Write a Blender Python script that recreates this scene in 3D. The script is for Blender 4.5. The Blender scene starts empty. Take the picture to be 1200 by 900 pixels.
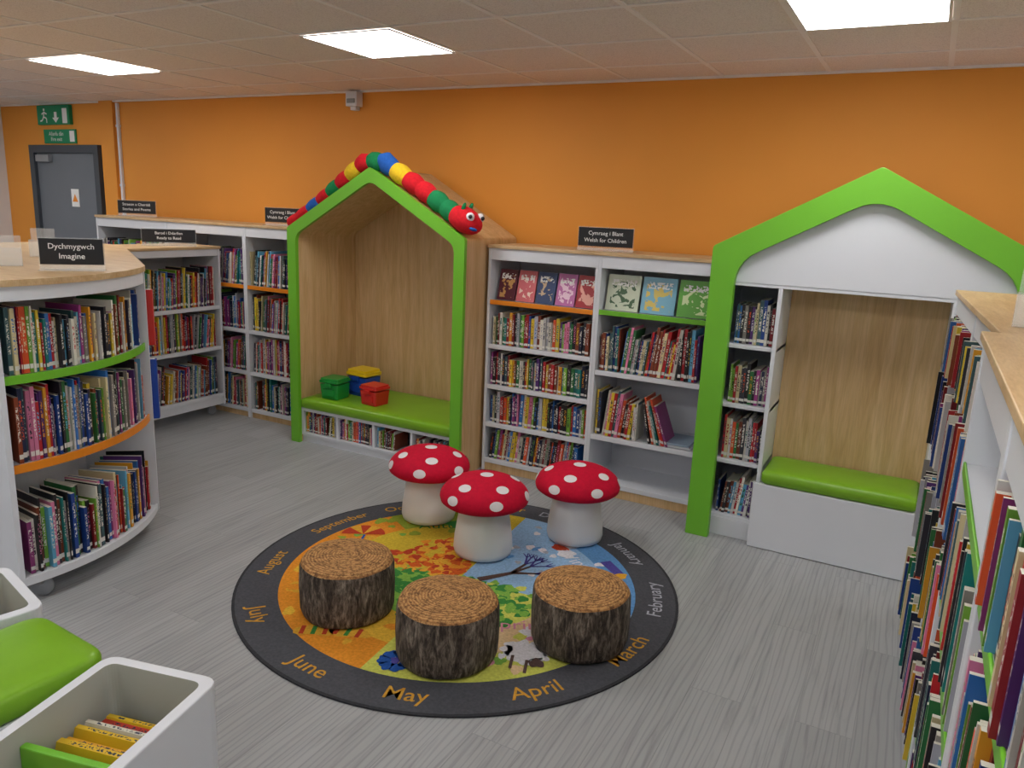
import bpy, bmesh, math, random
from mathutils import Matrix, Vector
random.seed(7)
scene = bpy.context.scene
try:
    scene.view_settings.view_transform = 'Standard'
    scene.view_settings.look = 'None'
except Exception as e:
    print(e)

# ------------------------------------------------------------ materials
def lin(h):
    h = h.lstrip('#')
    out = []
    for i in (0, 2, 4):
        c = int(h[i:i+2], 16) / 255
        out.append(c / 12.92 if c <= 0.04045 else ((c + 0.055) / 1.055) ** 2.4)
    return (*out, 1.0)

def new_mat(name):
    m = bpy.data.materials.new(name)
    m.use_nodes = True
    nt = m.node_tree
    b = nt.nodes['Principled BSDF']
    return m, nt, b

def mixrgb(nt, fac, a, b, mode='MIX'):
    n = nt.nodes.new('ShaderNodeMix')
    n.data_type = 'RGBA'
    n.blend_type = mode
    for sock, val in ((0, fac), (6, a), (7, b)):
        if isinstance(val, bpy.types.NodeSocket):
            nt.links.new(val, n.inputs[sock])
        else:
            n.inputs[sock].default_value = val
    return n.outputs[2]

def math_node(nt, op, a, b=None, c=None):
    n = nt.nodes.new('ShaderNodeMath')
    n.operation = op
    for i, val in enumerate((a, b, c)):
        if val is None:
            continue
        if isinstance(val, bpy.types.NodeSocket):
            nt.links.new(val, n.inputs[i])
        else:
            n.inputs[i].default_value = val
    return n.outputs[0]

def coords(nt, scale=(1, 1, 1), rot=(0, 0, 0)):
    tc = nt.nodes.new('ShaderNodeTexCoord')
    mp = nt.nodes.new('ShaderNodeMapping')
    mp.inputs['Scale'].default_value = scale
    mp.inputs['Rotation'].default_value = rot
    nt.links.new(tc.outputs['Object'], mp.inputs[0])
    return mp.outputs[0]

def noise(nt, vec, scale=5, detail=3, rough=.5, dist=0):
    n = nt.nodes.new('ShaderNodeTexNoise')
    n.inputs['Scale'].default_value = scale
    n.inputs['Detail'].default_value = detail
    n.inputs['Roughness'].default_value = rough
    n.inputs['Distortion'].default_value = dist
    nt.links.new(vec, n.inputs['Vector'])
    return n.outputs['Fac']

def ramp(nt, fac, stops):
    r = nt.nodes.new('ShaderNodeValToRGB')
    e = r.color_ramp.elements
    e[0].position, e[0].color = stops[0]
    e[1].position, e[1].color = stops[-1]
    for p, c in stops[1:-1]:
        x = e.new(p)
        x.color = c
    nt.links.new(fac, r.inputs[0])
    return r.outputs[0]

def bump(nt, b, h, strength=.2, dist=.002):
    n = nt.nodes.new('ShaderNodeBump')
    n.inputs['Strength'].default_value = strength
    n.inputs['Distance'].default_value = dist
    nt.links.new(h, n.inputs['Height'])
    nt.links.new(n.outputs[0], b.inputs['Normal'])

def plain(name, hexc, rough=.5, var=.04, nscale=8, bmp=0, bscale=200, spec=.5):
    m, nt, b = new_mat(name)
    c = lin(hexc)
    v = coords(nt)
    f = noise(nt, v, nscale, 3)
    lo = tuple(x * (1 - var) for x in c[:3]) + (1,)
    hi = tuple(min(1, x * (1 + var)) for x in c[:3]) + (1,)
    nt.links.new(ramp(nt, f, [(.3, lo), (.7, hi)]), b.inputs['Base Color'])
    b.inputs['Roughness'].default_value = rough
    b.inputs['Specular IOR Level'].default_value = spec
    if bmp:
        bump(nt, b, noise(nt, v, bscale, 2), bmp)
    return m

def wood_mat(name, c1, c2, c3, scale=(9, 9, .8), rough=.45):
    m, nt, b = new_mat(name)
    v = coords(nt, scale)
    f = noise(nt, v, 1.6, 4, .6, 1.2)
    v2 = coords(nt, (scale[0]*10, scale[1]*10, scale[2]*6))
    g = noise(nt, v2, 2, 3)
    base = ramp(nt, f, [(.3, lin(c1)), (.5, lin(c2)), (.72, lin(c3))])
    gr = ramp(nt, g, [(.35, (.86, .84, .82, 1)), (.6, (1, 1, 1, 1))])
    nt.links.new(mixrgb(nt, .8, base, gr, 'MULTIPLY'), b.inputs['Base Color'])
    b.inputs['Roughness'].default_value = rough
    return m

M = {}
M['orange_wall'] = plain('orange_paint', '#ea9c40', .6, .03, 1.5, .15, 260, .3)
M['white_wall'] = plain('white_paint', '#dcdcde', .6, .03, 2, .1, 260)
M['white'] = plain('white_laminate', '#dde0e7', .35, .015, 4)
M['offwhite'] = plain('white_vinyl', '#e4e3e2', .4, .02, 4)
M['inner'] = plain('grey_laminate', '#b9bbb4', .5, .03, 4)
M['green'] = plain('green_laminate', '#72bd30', .38, .02, 4)
M['cushion'] = plain('green_vinyl', '#7cb022', .33, .04, 10, .1, 90)
M['orange'] = plain('orange_laminate', '#e88a1e', .4, .02, 4)
M['black'] = plain('black_plastic', '#1d1e22', .35, .03, 6)
M['signwhite'] = plain('sign_white', '#eeeeee', .5, .01, 6)
M['metal'] = plain('castor_grey', '#8d9095', .3, .05, 6)
M['red_fab'] = plain('red_fabric', '#c80d33', .8, .08, 60, .3, 500, .2)
M['spot'] = plain('white_fabric', '#e4dfe3', .8, .03, 60, .2, 500, .2)
M['door'] = plain('door_grey', '#6c727b', .5, .03, 3)
M['doorframe'] = plain('door_frame_grey', '#3f454d', .5, .03, 3)
M['exitgreen'] = plain('exit_green', '#0b8a5c', .5, .02, 3)
M['grid'] = plain('ceiling_grid', '#f2eeeb', .5, .02, 3)
M['tred'] = plain('toy_red', '#d5202c', .9, .1, 60, .3, 300, .2)
M['tblue'] = plain('toy_blue', '#2b62b8', .9, .1, 60, .3, 300, .2)
M['tyellow'] = plain('toy_yellow', '#efc52c', .9, .1, 60, .3, 300, .2)
M['tgreen'] = plain('toy_green', '#1f8450', .9, .1, 60, .3, 300, .2)
M['pgreen'] = plain('plastic_green', '#1d9038', .3, .02, 3)
M['pblue'] = plain('plastic_blue', '#1d49ae', .3, .02, 3)
M['pred'] = plain('plastic_red', '#d22a25', .3, .02, 3)
M['pyellow'] = plain('plastic_yellow', '#f0cf20', .3, .02, 3)
M['wood'] = wood_mat('maple_wood', '#c9a26e', '#d7b382', '#e2c194')
M['woodh'] = wood_mat('maple_wood_top', '#c3a072', '#d0b084', '#dbc096', (1.5, 9, 9))

def rugmat(name, hexc, var=.14):
    return plain(name, hexc, .95, var, 90, .5, 500, .1)
RUG = {k: rugmat('rug_' + k, c) for k, c in dict(
    border='#4f5056', edge='#3a3b3f', winter='#94b8dc', winter2='#6496cc', spring='#c9cc60', spring2='#dfc295', summer='#df9030',
    summer2='#e2b440', autumn='#cdb23a', autumn2='#94a63c', leaf_orange='#d0602a', leaf_red='#b8442c',
    leaf_yellow='#dca63a', leaf_green='#3f8540', leaf_lime='#7fb04c', blue='#2b57a4', text='#c8953a', white='#dedce2', brown='#5d4a45',
    pink='#d78fa6', purple='#544d98', silver='#a9acb8').items()}

# ceiling tile
m, nt, b = new_mat('ceiling_tile')
v = coords(nt)
f = noise(nt, v, 180, 3, .7)
nt.links.new(ramp(nt, f, [(.36, lin('#d6cbc4')), (.5, lin('#eee5de'))]), b.inputs['Base Color'])
b.inputs['Roughness'].default_value = .9
M['tile'] = m

# floor
m, nt, b = new_mat('grey_vinyl_planks')
vb = coords(nt, (1, 1, 1), (0, 0, math.radians(90)))
br = nt.nodes.new('ShaderNodeTexBrick')
nt.links.new(vb, br.inputs['Vector'])
br.inputs['Color1'].default_value = (.375, .375, .375, 1)
br.inputs['Color2'].default_value = (.43, .43, .43, 1)
br.inputs['Mortar'].default_value = (.31, .31, .31, 1)
br.inputs['Scale'].default_value = 1
br.inputs['Mortar Size'].default_value = .0012
br.inputs['Brick Width'].default_value = 1.25
br.inputs['Row Height'].default_value = .18
vg = coords(nt, (26, 1.6, 1))
vadd = nt.nodes.new('ShaderNodeVectorMath'); vadd.operation = 'MULTIPLY_ADD'
nt.links.new(br.outputs['Color'], vadd.inputs[0])
vadd.inputs[1].default_value = (40, 40, 40)
nt.links.new(vg, vadd.inputs[2])
g1 = noise(nt, vadd.outputs[0], 1.3, 5, .65, .6)
vadd2 = nt.nodes.new('ShaderNodeVectorMath'); vadd2.operation = 'MULTIPLY_ADD'
nt.links.new(br.outputs['Color'], vadd2.inputs[0])
vadd2.inputs[1].default_value = (60, 60, 0)
nt.links.new(coords(nt, (9, 1.0, 1)), vadd2.inputs[2])
w = nt.nodes.new('ShaderNodeTexWave')
w.bands_direction = 'X'
w.inputs['Scale'].default_value = 1.6
w.inputs['Distortion'].default_value = 10
w.inputs['Detail'].default_value = 2
w.inputs['Detail Scale'].default_value = .7
nt.links.new(vadd2.outputs[0], w.inputs['Vector'])
gr = ramp(nt, g1, [(.34, (.76, .76, .77, 1)), (.5, (.95, .95, .95, 1)), (.7, (1.0, 1.0, 1.0, 1))])
gr2 = ramp(nt, w.outputs['Fac'], [(.0, (.76, .76, .77, 1)), (.3, (1, 1, 1, 1))])
c = mixrgb(nt, .85, br.outputs['Color'], gr, 'MULTIPLY')
c = mixrgb(nt, .75, c, gr2, 'MULTIPLY')
c = mixrgb(nt, 1.0, c, (.96, .98, 1.0, 1), 'MULTIPLY')
nt.links.new(c, b.inputs['Base Color'])
b.inputs['Roughness'].default_value = .42
b.inputs['Specular IOR Level'].default_value = .35
bump(nt, b, g1, .1)
M['floor'] = m

# light panel
m, nt, b = new_mat('light_diffuser')
b.inputs['Base Color'].default_value = (.9, .9, .9, 1)
b.inputs['Emission Color'].default_value = (1.0, .985, .96, 1)
b.inputs['Emission Strength'].default_value = 14.5
M['emit'] = m

# acrylic
m, nt, b = new_mat('clear_acrylic')
b.inputs['Base Color'].default_value = (.93, .96, .97, 1)
b.inputs['Roughness'].default_value = .08
b.inputs['Alpha'].default_value = .22
M['acrylic'] = m

# bark + stump top
m, nt, b = new_mat('bark_print')
v = coords(nt, (16, 16, 4.5))
f = noise(nt, v, 1.9, 6, .75, .8)
v2 = coords(nt, (70, 70, 16))
f2 = noise(nt, v2, 1.5, 4, .7)
c = ramp(nt, f, [(.34, lin('#2a221d')), (.46, lin('#54483e')), (.56, lin('#7c7063')), (.68, lin('#a4988a'))])
c2 = ramp(nt, f2, [(.4, (.3, .28, .26, 1)), (.56, (1, 1, 1, 1))])
nt.links.new(mixrgb(nt, .85, c, c2, 'MULTIPLY'), b.inputs['Base Color'])
b.inputs['Roughness'].default_value = .85
bump(nt, b, f, .5, .006)
M['bark'] = m
m, nt, b = new_mat('cut_log_print')
v = coords(nt, (1, 1, 0))
w = nt.nodes.new('ShaderNodeTexWave')
w.wave_type = 'RINGS'; w.rings_direction = 'SPHERICAL'
w.inputs['Scale'].default_value = 26
w.inputs['Distortion'].default_value = 3.6
w.inputs['Detail'].default_value = 4
w.inputs['Detail Scale'].default_value = 2.4
nt.links.new(v, w.inputs['Vector'])
c = ramp(nt, w.outputs['Fac'], [(0, lin('#9c6c3e')), (.4, lin('#bb8850')), (1, lin('#cc9c62'))])
f = noise(nt, coords(nt, (1, 1, 1)), 60, 6, .8)
c2 = ramp(nt, f, [(.42, (.22, .17, .13, 1)), (.54, (1, 1, 1, 1))])
nt.links.new(mixrgb(nt, .85, c, c2, 'MULTIPLY'), b.inputs['Base Color'])
b.inputs['Roughness'].default_value = .8
M['cut'] = m

# books
def book_material(name, cover):
    m, nt, b = new_mat(name)
    a1 = nt.nodes.new('ShaderNodeAttribute'); a1.attribute_name = 'Col'
    a2 = nt.nodes.new('ShaderNodeAttribute'); a2.attribute_name = 'Col2'
    uv = nt.nodes.new('ShaderNodeUVMap')
    sp = nt.nodes.new('ShaderNodeSeparateXYZ')
    nt.links.new(uv.outputs[0], sp.inputs[0])
    x, y = sp.outputs[0], sp.outputs[1]
    tc = nt.nodes.new('ShaderNodeTexCoord')
    if cover:
        n1 = noise(nt, tc.outputs['Object'], 22, 2, .5, 1)
        blob = math_node(nt, 'GREATER_THAN', n1, .53)
        inner = math_node(nt, 'COMPARE', x, .5, .38)
        inny = math_node(nt, 'COMPARE', y, .45, .36)
        k = math_node(nt, 'MULTIPLY', blob, math_node(nt, 'MULTIPLY', inner, inny))
        col = mixrgb(nt, k, a1.outputs['Color'], a2.outputs['Color'])
        n2 = noise(nt, tc.outputs['Object'], 75, 1)
        t = math_node(nt, 'MULTIPLY', math_node(nt, 'GREATER_THAN', n2, .5), math_node(nt, 'COMPARE', y, .78, .09))
        t = math_node(nt, 'MULTIPLY', t, inner)
        col = mixrgb(nt, t, col, (.85, .85, .82, 1))
        b.inputs['Roughness'].default_value = .3
    else:
        mid = math_node(nt, 'COMPARE', x, .5, .27)
        band = math_node(nt, 'COMPARE', y, .58, .27)
        n1 = noise(nt, tc.outputs['Object'], 140, 1)
        k = math_node(nt, 'MULTIPLY', math_node(nt, 'GREATER_THAN', n1, .52), math_node(nt, 'MULTIPLY', mid, band))
        col = mixrgb(nt, k, a1.outputs['Color'], a2.outputs['Color'])
        lab = math_node(nt, 'COMPARE', y, .10, .035)
        on = math_node(nt, 'GREATER_THAN', x, .02)
        col = mixrgb(nt, math_node(nt, 'MULTIPLY', lab, on), col, (.7, .69, .65, 1))
        b.inputs['Roughness'].default_value = .4
    nt.links.new(col, b.inputs['Base Color'])
    return m
M['book'] = book_material('book_spines', False)
M['cover'] = book_material('book_covers', True)

PAL = [lin(h) for h in ('#b8242c #a81f28 #d8542a #dc9a28 #e0c238 #2a6f3c #74a83a #1c3f86 #2f6cb4 #60a8cc #4e2a6c #94387c #d27a9e #15161c #22242c #1b2440 #201c20 #dcd8ce #d0ccc0 #c8c6c4 #7a3820 #3a5a60 #14706c #7c1c24 #30303a #a9a9b2 #d2c498 #8f8a84').split()]

# ------------------------------------------------------------ mesh builder
class MB:
    def __init__(s):
        s.v = []; s.f = []; s.mi = []; s.uv = []; s.c1 = []; s.c2 = []; s.sm = []; s.mats = []
    def midx(s, mat):
        if mat not in s.mats:
            s.mats.append(mat)
        return s.mats.index(mat)
    def add(s, verts, faces, mat, smooth=False, uvs=None, cols=None, col2=None, T=None):
        o = len(s.v)
        if T is not None:
            verts = [tuple(T @ Vector(p)) for p in verts]
        s.v += [tuple(p) for p in verts]
        k = s.midx(mat)
        for i, f in enumerate(faces):
            s.f.append([o + j for j in f])
            s.mi.append(k)
            s.sm.append(smooth)
            s.uv.append(uvs[i] if uvs else None)
            s.c1.append(cols[i] if cols else (1, 1, 1, 1))
            s.c2.append(col2 if col2 else (1, 1, 1, 1))
    def box(s, x0, x1, y0, y1, z0, z1, mat, T=None):
        if x0 > x1: x0, x1 = x1, x0
        if y0 > y1: y0, y1 = y1, y0
        if z0 > z1: z0, z1 = z1, z0
        vs = [(x0, y0, z0), (x1, y0, z0), (x1, y1, z0), (x0, y1, z0), (x0, y0, z1), (x1, y0, z1), (x1, y1, z1), (x0, y1, z1)]
        fs = [(0, 3, 2, 1), (4, 5, 6, 7), (0, 1, 5, 4), (1, 2, 6, 5), (2, 3, 7, 6), (3, 0, 4, 7)]
        s.add(vs, fs, mat, T=T)
    def prism(s, poly, a, b, mat, axis='z', T=None, smooth=False):
        n = len(poly)
        mk = (lambda p, h: (p[0], p[1], h)) if axis == 'z' else (lambda p, h: (p[0], h, p[1]))
        vs = [mk(p, a) for p in poly] + [mk(p, b) for p in poly]
        fs = [list(range(n))[::-1], list(range(n, 2*n))]
        fs += [(i, (i+1) % n, n + (i+1) % n, n + i) for i in range(n)]
        s.add(vs, fs, mat, T=T, smooth=False)
    def ring(s, outer, inner, a, b, mat, axis='z', closed=True, T=None, inner_mat=None):
        n = len(outer)
        mk = (lambda p, h: (p[0], p[1], h)) if axis == 'z' else (lambda p, h: (p[0], h, p[1]))
        vs = [mk(p, a) for p in outer] + [mk(p, a) for p in inner] + [mk(p, b) for p in outer] + [mk(p, b) for p in inner]
        rng = n if closed else n - 1
        fs = []; fi = []
        for i in range(rng):
            j = (i + 1) % n
            fs += [(i, j, n+j, n+i), (2*n+i, 3*n+i, 3*n+j, 2*n+j), (i, 2*n+i, 2*n+j, j)]
            fi += [(n+i, n+j, 3*n+j, 3*n+i)]
        if not closed:
            fs += [(0, n, 3*n, 2*n), (n-1, 3*n-1, 4*n-1, 2*n-1)]
        if inner_mat is None:
            s.add(vs, fs + fi, mat, T=T)
        else:
            s.add(vs, fs, mat, T=T); s.add(vs, fi, inner_mat, T=T)
    def lathe(s, prof, n, mat, T=None, smooth=True):
        vs = []; fs = []
        for r, z in prof:
            for i in range(n):
                a = 2*math.pi*i/n
                vs.append((r*math.cos(a), r*math.sin(a), z))
        for k in range(len(prof)-1):
            for i in range(n):
                j = (i+1) % n
                fs.append((k*n+i, k*n+j, (k+1)*n+j, (k+1)*n+i))
        s.add(vs, fs, mat, smooth=smooth, T=T)
    def ball(s, c, r, mat, T=None, n=20, k=12):
        R = Matrix.Translation(c) @ Matrix.Diagonal((*r, 1))
        if T is not None: R = T @ R
        prof = [(max(1e-4, math.sin(math.pi*i/k)), -math.cos(math.pi*i/k)) for i in range(k+1)]
        s.lathe(prof, n, mat, T=R)
    def text(s, body, size, T, mat, bend=None, align='CENTER', bold=0.0):
        cu = bpy.data.curves.new('txt', 'FONT')
        cu.body = body; cu.size = size; cu.align_x = align; cu.align_y = 'CENTER'
        cu.resolution_u = 3; cu.offset = bold
        ob = bpy.data.objects.new('txt', cu)
        scene.collection.objects.link(ob)
        bpy.context.view_layer.update()
        dg = bpy.context.evaluated_depsgraph_get()
        me = bpy.data.meshes.new_from_object(ob.evaluated_get(dg))
        vs = [tuple(p.co) for p in me.vertices]
        fs = [list(p.vertices) for p in me.polygons]
        if bend: vs = [bend(p) for p in vs]
        s.add(vs, fs, mat, T=T)
        bpy.data.objects.remove(ob); bpy.data.meshes.remove(me); bpy.data.curves.remove(cu)
    def build(s, name, T=None, bevel=0, recalc=True, origin=None):
        me = bpy.data.meshes.new(name)
        vs = s.v
        if origin is not None:
            vs = [(p[0]-origin[0], p[1]-origin[1], p[2]-origin[2]) for p in vs]
            T = Matrix.Translation(origin)
        me.from_pydata(vs, [], s.f)
        for k in s.mats: me.materials.append(k)
        me.polygons.foreach_set('material_index', s.mi)
        me.polygons.foreach_set('use_smooth', s.sm)
        if any(u is not None for u in s.uv):
            fu = []; f1 = []; f2 = []
            for i, f in enumerate(s.f):
                for q in range(len(f)):
                    fu += list(s.uv[i][q]) if s.uv[i] else [0, 0]
                    f1 += list(s.c1[i]); f2 += list(s.c2[i])
            me.uv_layers.new(name='UVMap')
            me.color_attributes.new('Col', 'FLOAT_COLOR', 'CORNER')
            me.color_attributes.new('Col2', 'FLOAT_COLOR', 'CORNER')
            me.uv_layers['UVMap'].data.foreach_set('uv', fu)
            me.color_attributes['Col'].data.foreach_set('color', f1)
            me.color_attributes['Col2'].data.foreach_set('color', f2)
        me.update()
        if recalc:
            bm = bmesh.new(); bm.from_mesh(me)
            bmesh.ops.recalc_face_normals(bm, faces=bm.faces)
            bm.to_mesh(me); bm.free()
        ob = bpy.data.objects.new(name, me)
        scene.collection.objects.link(ob)
        if T is not None: ob.matrix_world = T
        if bevel:
            md = ob.modifiers.new('bevel', 'BEVEL')
            md.width = bevel; md.segments = 2; md.limit_method = 'ANGLE'; md.angle_limit = math.radians(50)
        return ob

def fillet(poly, radii, n=5):
    out = []
    k = len(poly)
    for i in range(k):
        p = Vector(poly[i]); a = Vector(poly[i-1]); b2 = Vector(poly[(i+1) % k])
        r = radii[i]
        if r <= 0:
            out.append(tuple(p)); continue
        da = (a-p).normalized(); db = (b2-p).normalized()
        A = p + da*r; B = p + db*r
        for j in range(n+1):
            t = j/n
            out.append(tuple((1-t)**2*A + 2*t*(1-t)*p + t*t*B))
    return out

def TR(x, y, z=0, deg=0):
    return Matrix.Translation((x, y, z)) @ Matrix.Rotation(math.radians(deg), 4, 'Z')

# ------------------------------------------------------------ books
def vary(c, k=.25):
    f = 1 + random.uniform(-k, k)
    return tuple(min(1, max(0, x*f)) for x in c[:3]) + (1,)

def book(mb, O, ux, uy, w, h, d, lean=0, mat=None):
    mat = mat or M['book']
    O = Vector(O); ux = Vector(ux); uy = Vector(uy); uz = Vector((0, 0, 1))
    sh = math.tan(lean)
    def P(x, y, z): return O + ux*(x + sh*z) + uy*y + uz*z
    vs = [P(0,0,0), P(w,0,0), P(w,d,0), P(0,d,0), P(0,0,h), P(w,0,h), P(w,d,h), P(0,d,h)]
    c = vary(random.choice(PAL)); c2 = random.choice(PAL)
    if abs(sum(c[:3])-sum(c2[:3])) < .5: c2 = (.75,.73,.66,1) if sum(c[:3]) < 1.2 else (.03,.03,.06,1)
    fs = [(0,1,5,4), (1,2,6,5), (3,0,4,7), (4,5,6,7), (0,3,2,1), (2,3,7,6)]
    z4 = [(0,0)]*4
    uvs = [[(0.03,0),(1,0),(1,1),(0.03,1)], z4, z4, z4, z4, z4]
    pg = (.62,.59,.5,1)
    mb.add(vs, fs, mat, uvs=uvs, cols=[c, c, c, pg, pg, pg], col2=c2)

def book_row(mb, x0, x1, z, hm, hM, tm, tM, y0=.02, jit=.02, d=(.14,.19), fill=1.0, lean_end=False, topgap=None):
    x = x0
    end = x0 + (x1-x0)*fill
    base = random.uniform(hm, hM)
    ln = 0
    while x < end:
        if random.random() < .25: base = random.uniform(hm, hM)
        h = min(hM, max(hm, base + random.uniform(-.025, .025)))
        w = random.uniform(tm, tM)
        if random.random() < .15: w *= .6
        if random.random() < .06:
            nl = math.radians(random.choice([0, 0, 2.5, 4, 6]))
            if nl != ln:
                x += abs(nl-ln)*h*.5
            ln = nl
        if x + w + math.tan(ln)*h > end:
            ln = 0
            if x + w > end: break
        book(mb, (x, y0 + random.uniform(0, jit), z+.002), (1,0,0), (0,1,0), w*.94, h, random.uniform(*d), ln)
        x += w
        if random.random() < .012: x += random.uniform(.01, .04)
    if lean_end:
        for i in range(7):
            l = -math.radians(12 + i*1.5)
            h = random.uniform(hm, hM)
            x += .014
            if x + h*math.tan(-l) + .02 > x1: break
            book(mb, (x + h*math.tan(-l)*0.55, y0, z+.002), (1,0,0), (0,1,0), .011, h*.97, .17, l)

def face_out(mb, xs, z, w, h, y=.05, tilt=.25, cols=None):
    for i, x in enumerate(xs):
        O = Vector((x, y, z+.003))
        c = lin(cols[i][0]) if cols else vary(random.choice(PAL)); c2 = lin(cols[i][1]) if cols else random.choice(PAL)
        vs = [O, O+Vector((w,0,0)), O+Vector((w,tilt*h,h)), O+Vector((0,tilt*h,h))]
        off = Vector((0, .012, 0))
        vs += [p+off for p in vs]
        fs = [(0,1,2,3), (4,7,6,5), (0,4,5,1), (3,2,6,7), (0,3,7,4), (1,5,6,2)]
        z4 = [(0,0)]*4
        mb.add(vs, fs, M['cover'], uvs=[[(0,0),(1,0),(1,1),(0,1)]]+[z4]*5, cols=[c]*6, col2=c2)

# ------------------------------------------------------------ bookcase
def bookcase(name, T, bays, D, H, shelves, kick=.06, kickmat=None, fascia=.07, raised=0.0, castors=False, bookfn=None, th=.018, back=None):
    mb = MB()
    X0, X1 = bays[0][0], bays[-1][1]
    z0 = raised
    for i, (a, b2) in enumerate(bays):
        mb.box(a, a+th, 0, D, z0, H-.02, M['white'])
        mb.box(b2-th, b2, 0, D, z0, H-.02, M['white'])
        mb.box(a+th, b2-th, D-.012, D-.002, z0+.02, H-.02, back or M['white'])
        for z, mt in shelves[i]:
            mb.box(a+th, b2-th, .006, D-.012, z-.02, z-.001, M['white'])
            mb.box(a+th, b2-th, .002, .008, z-.026, z+.003, mt)
        mb.box(a+th, b2-th, .003, .02, H-.02-fascia, H-.02, M['white'])
    if kick:
        mb.box(X0, X1, .012, .03, z0, z0+kick, kickmat or M['wood'])
    mb.box(X0-.004, X1+.004, -.008, D, H-.02, H, M['woodh'])
    if castors:
        for cx in (X0+.08, X1-.08):
            for cy in (.07, D-.07):
                W = Matrix.Translation((cx, cy, .038)) @ Matrix.Rotation(math.radians(90), 4, 'X')
                mb.lathe([(1e-4,-.012),(.034,-.012),(.038,-.006),(.038,.006),(.034,.012),(1e-4,.012)], 20, M['metal'], T=W)
                mb.box(cx-.02, cx+.02, cy-.02, cy+.02, .06, z0, M['metal'])
    ob = mb.build(name, T=T, bevel=.0025)
    if bookfn:
        bk = MB(); bookfn(bk)
        bk.build('shelved_books', T=T, recalc=False)
    return ob

W_, G_, O_ = M['white'], M['green'], M['orange']

def f_welsh(bk):
    for z in (.08, .32, .567, .824):
        book_row(bk, .03, .695, z, .17, .205, .011, .024, fill=1 if z > .1 else .97)
    face_out(bk, [.04+.132*i for i in range(5)], 1.10, .122, .185,
             cols=[('#5a2030', '#d0a060'), ('#d06a70', '#f0d8c8'), ('#3a4a70', '#c8b090'), ('#c070a8', '#f0d0e0'), ('#a83038', '#f0b0a0')])
    book_row(bk, .75, 1.37, .755, .2, .29, .008, .02, fill=.93)
    book_row(bk, .75, 1.37, .365, .2, .28, .009, .02, fill=.42, lean_end=True)
    face_out(bk, [.755, .965, 1.175], 1.107, .195, .2, tilt=.2, cols=[('#c8d0b8', '#3a5a38'), ('#78b0c8', '#d8c060'), ('#5fa83a', '#d8e8b0')])
    for i, (hh, w) in enumerate(((0, .2), (.013, .19))):
        bk.add([(1.13, .03, .368+hh), (1.13+w, .03, .368+hh), (1.13+w, .25, .368+hh), (1.13, .25, .368+hh),
                (1.13, .03, .379+hh), (1.13+w, .03, .379+hh), (1.13+w, .25, .379+hh), (1.13, .25, .379+hh)],
               [(0,1,5,4), (1,2,6,5), (2,3,7,6), (3,0,4,7), (4,5,6,7)], M['book'], uvs=[[(0,0)]*4]*5, cols=[lin(('#c8ccd0', '#8fa4b8')[i])]*5)
bookcase('wall_bookcase', TR(-2.36, 4.10), [(0, .72), (.72, 1.40)], .40, 1.435,
         [[(.08, W_), (.32, W_), (.567, W_), (.824, W_), (1.10, O_)], [(.083, W_), (.365, W_), (.755, W_), (1.107, G_)]], bookfn=f_welsh)

def f_left(bk):
    for a in (0, .85, 1.7):
        b2 = a+.85 if a < 1.7 else a+.64
        for z in (.07, .36, .68, 1.015):
            book_row(bk, a+.03, b2-.02, z, .2, .27 if z < 1 else .26, .006, .016, fill=.99)
sh = [(.07, W_), (.36, W_), (.68, W_), (1.015, O_)]
bookcase('wall_bookcase', TR(-6.13, 4.10), [(0, .85), (.85, 1.70), (1.70, 2.34)], .40, 1.46, [sh]*3, bookfn=f_left)

def f_perp(bk):
    for z in (.17, .54, .85):
        book_row(bk, .03, .74, z, .2, .29, .005, .014, fill=.98)
bookcase('mobile_bookcase', TR(-4.65, 3.30, 0, 90), [(0, .77)], .40, 1.29, [[(.17, W_), (.54, W_), (.85, W_)]],
         kick=.07, kickmat=W_, raised=.085, castors=True, bookfn=f_perp, fascia=.05)

def f_right(bk):
    for a in (0, .68):
        for z in (.1, .46, .82, 1.14):
            book_row(bk, a+.03, a+.65, z, .17 if z > 1 else .22, .185 if z > 1 else .29, .006, .018, y0=-.03, jit=.05, d=(.17, .22), fill=.97)
bookcase('tall_bookcase', TR(.115, 3.40, 0, -87.3), [(0, .68), (.68, 1.36)], .36, 1.42,
         [[(.1, W_), (.46, O_), (.82, W_), (1.14, O_)], [(.1, W_), (.46, G_), (.82, O_), (1.14, W_)]],
         bookfn=f_right, kickmat=W_)
def f_near(bk):
    for a in (0, .74):
        for z in (.1, .44, .80, 1.12):
            if z > 1 and a == 0: continue
            book_row(bk, a+.03, a+.71, z, .17 if z > 1 else .21, .19 if z > 1 else .28, .006, .018, y0=-.008, jit=.035, d=(.17, .22), fill=.97 if a else .9)
bookcase('tall_bookcase', TR(.135, 2.03, 0, -90), [(0, .74), (.74, 1.48)], .36, 1.425,
         [[(.1, W_), (.44, G_), (.80, G_), (1.12, G_)], [(.1, W_), (.44, G_), (.80, O_), (1.12, G_)]],
         bookfn=f_near, kickmat=W_, fascia=.09, th=.025)

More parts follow.
